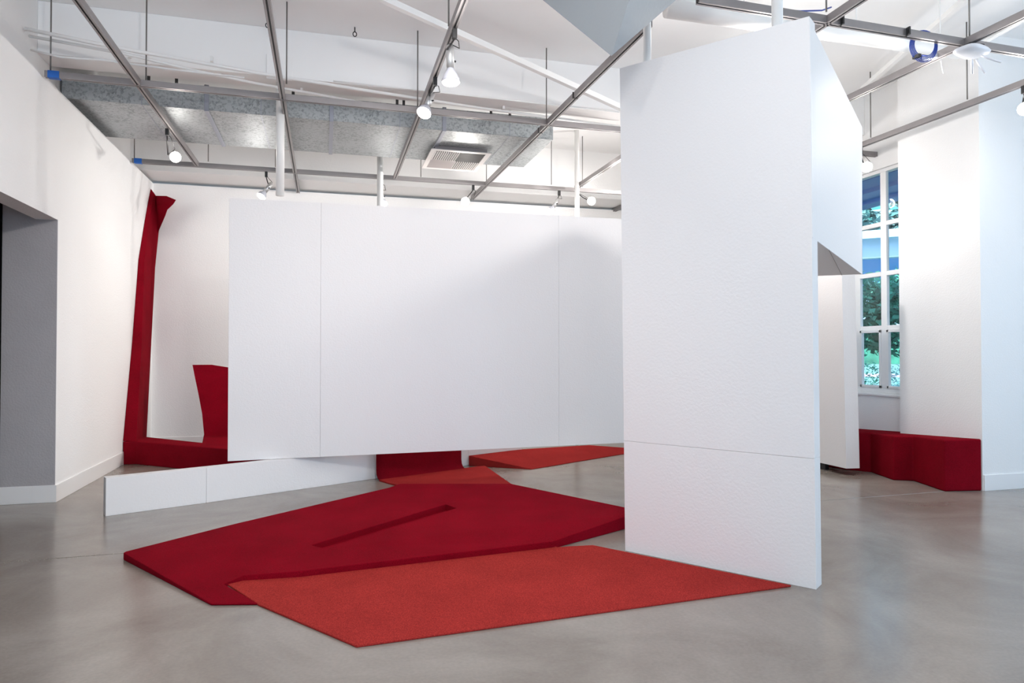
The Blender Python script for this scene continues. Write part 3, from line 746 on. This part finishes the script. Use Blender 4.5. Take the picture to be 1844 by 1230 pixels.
# ------------------------------------------------------------ track spotlights
CAMP = Vector((0, 0, 1.4))
def lamp(rp, bulb, aim, label, power, ang=95, sc=1.0, spotaim=None, sx=None, sy=None):
    """rp: point on the rail underside; bulb: centre of the bulb face; aim: direction the lamp looks"""
    rp = Vector(rp); rp.x = sx if sx is not None else rp.x; rp.y = sy if sy is not None else rp.y
    bulb = Vector(bulb); a = Vector(aim).normalized(); u, v = frame_of(a)
    t = thing('track_spotlight', rp, label, 'lamp', None)
    bm = new(); box(bm, (rp.x - .017, rp.y - .022, rp.z - .072), (rp.x + .017, rp.y + .022, rp.z)); mk('adaptor', bm, M['black'], t, bevel=.003)
    rb = .062 * sc
    neck = bulb - a * .105 * sc; tail = neck - a * .15 * sc
    j = neck.lerp(tail, .8)
    bot = rp - Vector((0, 0, .07)); side = u * .03
    bm = new(); tube(bm, [bot, bot.lerp(j + side, .45) + Vector((0, 0, -.01)), j + side, j + side * .2], .007, 8); mk('stem', bm, M['black'], t, smooth=True)
    bm = new(); tube(bm, [tail, tail + a * .004, neck + a * .01], [.024 * sc, .028 * sc, .028 * sc], 20); mk('lamp_body', bm, M['silver'], t, smooth=True)
    bm = new(); tube(bm, [neck, neck + a * .03 * sc, neck + a * .06 * sc, neck + a * .088 * sc, bulb - a * .004], [.022 * sc, .032 * sc, .052 * sc, rb, rb * .97], 24); bo = mk('bulb', bm, M['bulbglass'], t, smooth=True)
    bm = new(); tube(bm, [bulb - a * .003, bulb + a * .006, bulb + a * .014, bulb + a * .018], [rb * .96, rb * .85, rb * .5, rb * .1], 24); mk('bulb_face', bm, M['lit'], bo, smooth=True)
    bm = new(); m_ = (bot + tail) / 2 - side * 2.2
    tube(bm, [bot + Vector((0, 0, .01)), bot - side * 1.2 + Vector((0, 0, -.012)), m_ + Vector((0, 0, -.03)), tail - a * .02, tail + a * .004], .0035, 6); mk('cord', bm, M['black'], t, smooth=True)
    kn = neck.lerp(tail, .35)
    bm = new(); tube(bm, [kn - u * .026, kn - u * .05], .008, 8); mk('knob', bm, M['black'], t, smooth=True)
    spill(bulb + a * .06, 3 if 5.6 < rp.y < 9 else 10)
    spot('spot_beam', bulb + a * .035, bulb + a if spotaim is None else spotaim, power, ang)
    return t
LZ = RZ - .028
def towards(b, k=(0, 0, 0)): return (CAMP - Vector(b)).normalized() + Vector(k)
B = (-1.636, 8.465, 3.6)
lamp((-1.684, 8.188, 3.83), B, towards(B, (.25, 0, -.1)), 'lit spotlight on the leftmost rail below the duct, glowing toward the viewer', 25, sx=-1.668)
B = (0.936, 5.257, 3.492)
lamp((0.913, 5.08, 3.83), B, (0.02, -.05, -1), 'lit spotlight near the top centre pointing straight down', 30, sc=1.15, sx=.932)
B = (0.871, 6.31, 3.602)
lamp((0.935, 6.03, 3.83), B, (-.35, -.45, -.85), 'lit spotlight on the third rail in front of the duct, tilted left', 30, sc=1.1, sx=.932)
B = (-0.823, 9.62, 3.454)
lamp((-0.772, 9.931, 3.83), B, (-.45, -.35, -.75), 'spotlight on the back rail above the left part of the hanging slab, tilted left', 25, sy=9.79)
B = (0.763, 9.55, 3.426)
lamp((0.766, 9.893, 3.83), B, (.10, -.55, -.85), 'spotlight on the back rail beside the second white pole', 25, sy=9.79)
B = (1.9, 9.5, 3.519)
lamp((2.074, 9.914, 3.83), B, towards(B), 'glaring spotlight on the back rail where the diagonal looking rail ends', 20, sy=9.79)
B = (3.176, 9.55, 3.456)
lamp((3.397, 9.92, 3.83), B, (-.5, -.25, -.7), 'spotlight on the back rail left of the third white pole, tilted left', 20, sy=9.79)
B = (3.72, 9.3, 3.589)
lamp((3.699, 9.579, 3.83), B, towards(B), 'glaring spotlight between the third white pole and the pillar', 20, sx=3.61)
B = (6.067, 6.608, 3.548)
lamp((6.244, 6.798, 3.83), B, towards(B, (-.1, 0, 0)), 'glaring spotlight on the right wall rail beside the window top', 20, sx=6.15)
B = (6.173, 4.817, 3.625)
lamp((6.184, 4.802, 3.83), B, towards(B), 'glaring spotlight cut by the right edge of the picture', 20, sx=6.15)

# ------------------------------------------------------------ access point and blue cable at top right
AP = Vector((4.945, 4.282, 3.775))
t = thing('access_point', AP, 'white wireless access point with stubby antennas under the rail crossing at top right', 'access point')
bm = new()
R_ = 10
dirx = Vector((math.cos(.25), math.sin(.25), 0)); diry = Vector((-math.sin(.25), math.cos(.25), 0))
rings = []
for k, (s, dz) in enumerate(((.40, .03), (.92, .024), (1.0, .010), (.85, -.008), (.45, -.016))):
    rr = []
    for i in range(24):
        a = 2 * PI * i / 24; c_, s_ = math.cos(a), math.sin(a)
        ex = abs(c_) ** .6 * (1 if c_ > 0 else -1); ey = abs(s_) ** .6 * (1 if s_ > 0 else -1)
        rr.append(bm.verts.new(AP + dirx * ex * .15 * s + diry * ey * .10 * s + Vector((0, 0, dz))))
    rings.append(rr)
for a, b in zip(rings, rings[1:]):
    for i in range(24): bm.faces.new((a[i], a[(i + 1) % 24], b[(i + 1) % 24], b[i]))
bm.faces.new(rings[0]); bm.faces.new(rings[-1][::-1]); mk('housing', bm, M['plastic'], t, smooth=True)
for p, q in (((1772, 102), (1774, 132)), ((1788, 96), (1804, 112)), ((1760, 105), (1750, 134))): pass
for q in ((4.988, 4.207, 3.59), (5.109, 4.172, 3.673), (5.072, 4.39, 3.667)):
    qv = Vector(q); s0_ = AP + (qv - AP) * .32
    bm = new(); tube(bm, [s0_, s0_.lerp(qv, .2), qv], [.006, .010, .009], 10); mk('antenna', bm, M['plastic'], t, smooth=True)
bm = new(); box(bm, (AP.x - .07, AP.y - .05, AP.z + .02), (AP.x + .07, AP.y + .05, RZ - .028)); mk('bracket', bm, M['slot'], t)

cc = Vector((4.558, 4.371, 3.826))
bm = new()
vdir = Vector((math.cos(math.radians(15.2)), -math.sin(math.radians(15.2)), 0))
for k in range(5):
    r_ = .082 + .007 * k; oy = (k - 2) * .007
    tube(bm, [cc + vdir * (r_ * math.cos(a) + .004 * k) + Vector((0, 0, r_ * 1.15 * math.sin(a))) + Vector((0, oy, 0)) for a in [i * 2 * PI / 28 for i in range(29)]], .0036, 6, False)
t = tag(mk('cable_coil', bm, M['blue'], smooth=True), 'coil of blue network cable looped over the rail at top right', 'cable')
bm = new(); bmm = cc + vdir * -.05 + Vector((0, 0, -.088)); box(bm, tuple(bmm - Vector((.014, .03, .012))), tuple(bmm + Vector((.014, .03, .012)))); mk('cable_tie', bm, M['black'], t)
bm = new()
tube(bm, [(2.773, 4.306, 3.915), (2.917, 4.298, 3.895), (3.161, 4.284, 3.888), (3.383, 4.326, 3.925), (3.611, 4.367, 3.979), (3.715, 4.39, 4.029)], .006, 6)
tag(mk('network_cable', bm, M['blue'], smooth=True), 'blue network cable running along the rail above the pillar top', 'cable')
bm = new()
tube(bm, [(2.772, 4.368, 3.894), (2.866, 4.323, 3.86), (3.052, 4.314, 3.859)], .004, 6)
tag(mk('network_cable', bm, M['blue'], smooth=True), 'thin drooping blue cable below the rail above the pillar', 'cable')
ip = Vector((4.852, 4.55, 3.845))
t = thing('power_injector', ip, 'small white cable box on the rail below the blue cable coil', 'box')
bm = new(); obar(bm, ip - Vector((.07, -.03, .01)), ip + Vector((.07, .0, .02)), .045, .035); mk('case', bm, M['plastic'], t, bevel=.006)
bm = new(); tube(bm, [ip + Vector((.06, 0, .01)), ip + Vector((.11, .02, .08)), ip + Vector((.19, .05, .12)), AP + Vector((-.05, 0, .03))], .005, 6); mk('lead', bm, M['black'], t, smooth=True)
bm = new(); tube(bm, [ip + Vector((-.06, 0, 0)), ip + Vector((-.12, .0, -.0)), cc + Vector((-.02, 0, -.105))], .005, 6); mk('lead', bm, M['blue'], t, smooth=True)
bm = new(); tube(bm, [ip + Vector((.075, 0, -.01)), ip + Vector((.085, 0, -.09)), ip + Vector((.10, 0, -.13))], .003, 6); mk('tie_tail', bm, M['plastic'], t, smooth=True)

def band(c, axis, lab):
    c = Vector(c); bm = new()
    if axis == 'x': box(bm, (c.x - .006, c.y - .0265, RZ - .0305), (c.x + .006, c.y + .0265, RZ + .0305))
    else: box(bm, (c.x - .0265, c.y - .006, RZ - .0305), (c.x + .0265, c.y + .006, RZ + .0305))
    tube(bm, [(c.x, c.y, RZ - .03), (c.x - .02, c.y - .01, RZ - .05)], .003, 6)
    tag(mk('cable_tie', bm, M['black']), lab, 'cable tie')
band((3.695, 4.262, 3.86), 'x', 'black cable tie on the rail just right of the pillar top')
band((4.306, 4.271, 3.86), 'x', 'black cable tie on the rail beside the blue cable coil')
band((2.307, 6.178, 3.86), 'y', 'black tie on the slanting rail left of the pillar, upper one')
band((2.299, 7.261, 3.86), 'y', 'black tie on the slanting rail where it crosses above the duct end')

# ------------------------------------------------------------ outside the window
bm = new(); box(bm, (6.82, 2, -.25), (150, 170, -.05)); struct('lawn', bm, M['lawn'])
bm = new(); box(bm, (6.86, 5.7, 3.86), (9.0, 13.3, 4.0)); struct('porch_ceiling', bm, M['porch'])
for k in range(3):
    bm = new(); xx = 7.3 + k * .6; box(bm, (xx, 5.7, 3.80), (xx + .05, 13.3, 3.86)); struct('porch_joist', bm, M['porch'])
ud = Vector((.685, .729, 0)); uu = Vector((.729, -.685, 0))
def across(bm, dist, half, th, z0, z1, cx_=0):
    c_ = Vector((0, 0, 0)) + ud * dist + uu * cx_
    hexa(bm, [c_ - uu * half + Vector((0, 0, z0)), c_ + uu * half + Vector((0, 0, z0)), c_ + uu * half + ud * th + Vector((0, 0, z0)), c_ - uu * half + ud * th + Vector((0, 0, z0))],
         [c_ - uu * half + Vector((0, 0, z1)), c_ + uu * half + Vector((0, 0, z1)), c_ + uu * half + ud * th + Vector((0, 0, z1)), c_ - uu * half + ud * th + Vector((0, 0, z1))])
cd = Vector((0, 0, 0))
t = thing('walkway_canopy', tuple(ud * 17) , 'white flat canopy outside, crossing the upper window panes', 'canopy')
bm = new(); across(bm, 17, 7, 2.6, 3.90, 4.07); mk('roof_edge', bm, M['fascia'], t)
bm = new(); across(bm, 17.3, 7, .25, 3.50, 3.90); mk('beam', bm, M['fascia'], t)
bm = new(); across(bm, 19.2, 7, .25, 2.7, 3.9); mk('rear_wall', bm, M['farwall'], t)
# lower planting hides the rear wall foot
def clump(name, dist, cx_, rad, z0, z1, n, s, m, lab, cat, trunk=True):
    c_ = ud * dist + uu * cx_
    t = thing(name, (c_.x, c_.y, -.05), lab, cat)
    bm = new(); cz = (z0 + z1) / 2; rz = (z1 - z0) / 2
    for i in range(n):
        a = random.uniform(0, 2 * PI); b_ = math.acos(random.uniform(-1, 1)); rr = random.uniform(.55, 1.0) ** .5
        k = 1 + .25 * noise.noise(Vector((math.cos(a) * 2, math.sin(a) * 2, b_ * 2 + dist)))
        p = Vector((c_.x + rad * rr * k * math.sin(b_) * math.cos(a), c_.y + rad * rr * k * math.sin(b_) * math.sin(a), cz + rz * rr * k * math.cos(b_)))
        e1 = Vector((random.gauss(0, 1), random.gauss(0, 1), random.gauss(0, 1))).normalized(); e2 = e1.orthogonal().normalized()
        q = s * random.uniform(.6, 1.3)
        bm.faces.new([bm.verts.new(p + e1 * q), bm.verts.new(p + e2 * q * .55), bm.verts.new(p - e1 * q), bm.verts.new(p - e2 * q * .55)])
    lo = mk('foliage', bm, M[m], t); lo['kind'] = 'stuff'
    if trunk:
        bm = new(); tube(bm, [(c_.x, c_.y, -.05), (c_.x + .1, c_.y, (z0 + z1) / 2)], [.16, .09], 10); mk('trunk', bm, M['bark'], t)
    return t
clump('leafy_tree', 14.6, -1.1, 1.6, 1.30, 3.05, 5200, .085, 'leaf', 'leafy green tree outside the window, filling the middle left panes', 'tree')
clump('leafy_tree', 14.9, 1.2, 1.7, 1.25, 3.05, 5200, .085, 'leaf', 'leafy green tree outside the window, filling the middle right panes', 'tree')
clump('tall_tree', 25, -2.2, 3.6, 3.2, 6.9, 9000, .16, 'leafpale', 'tall pale green tree outside showing above the white canopy, left', 'tree')
clump('tall_tree', 26, 2.4, 3.8, 3.0, 7.3, 9000, .16, 'leafpale', 'tall pale green tree outside showing above the white canopy, right', 'tree')
for i, (dd, cx_, rr, h_) in enumerate(((12.2, -.55, .6, 1.02), (12.0, .75, .65, 1.0), (27, -1.0, 1.3, 1.15), (26, 1.6, 1.5, 1.2))):
    clump('garden_shrub', dd, cx_, rr, -.05, h_, 1500, .05, 'leafpale' if i % 2 else 'leaf', ['low shrub outside at the bottom left of the window', 'low shrub outside at the bottom right of the window', 'clipped shrub beyond the road at the left of the window', 'clipped shrub beyond the road at the right of the window'][i], 'shrub', False)
bm = new(); across(bm, 95, 60, 3, -.06, 4.5); struct('far_hedge_bank', bm, M['hedge'])
bm = new(); across(bm, 46, 30, 5, -.06, -.03); struct('road', bm, M['road'])
bm = new(); across(bm, 45.5, 30, .4, -.06, .12); struct('road_kerb', bm, M['kerb'])
bm = new(); p = ud * 10.6 - uu * .42; box(bm, (p.x - .05, p.y - .05, -.05), (p.x + .05, p.y + .05, .93))
tag(mk('bollard', bm, M['black'], bevel=.01), 'small black garden bollard outside at the lowest left window pane', 'bollard')
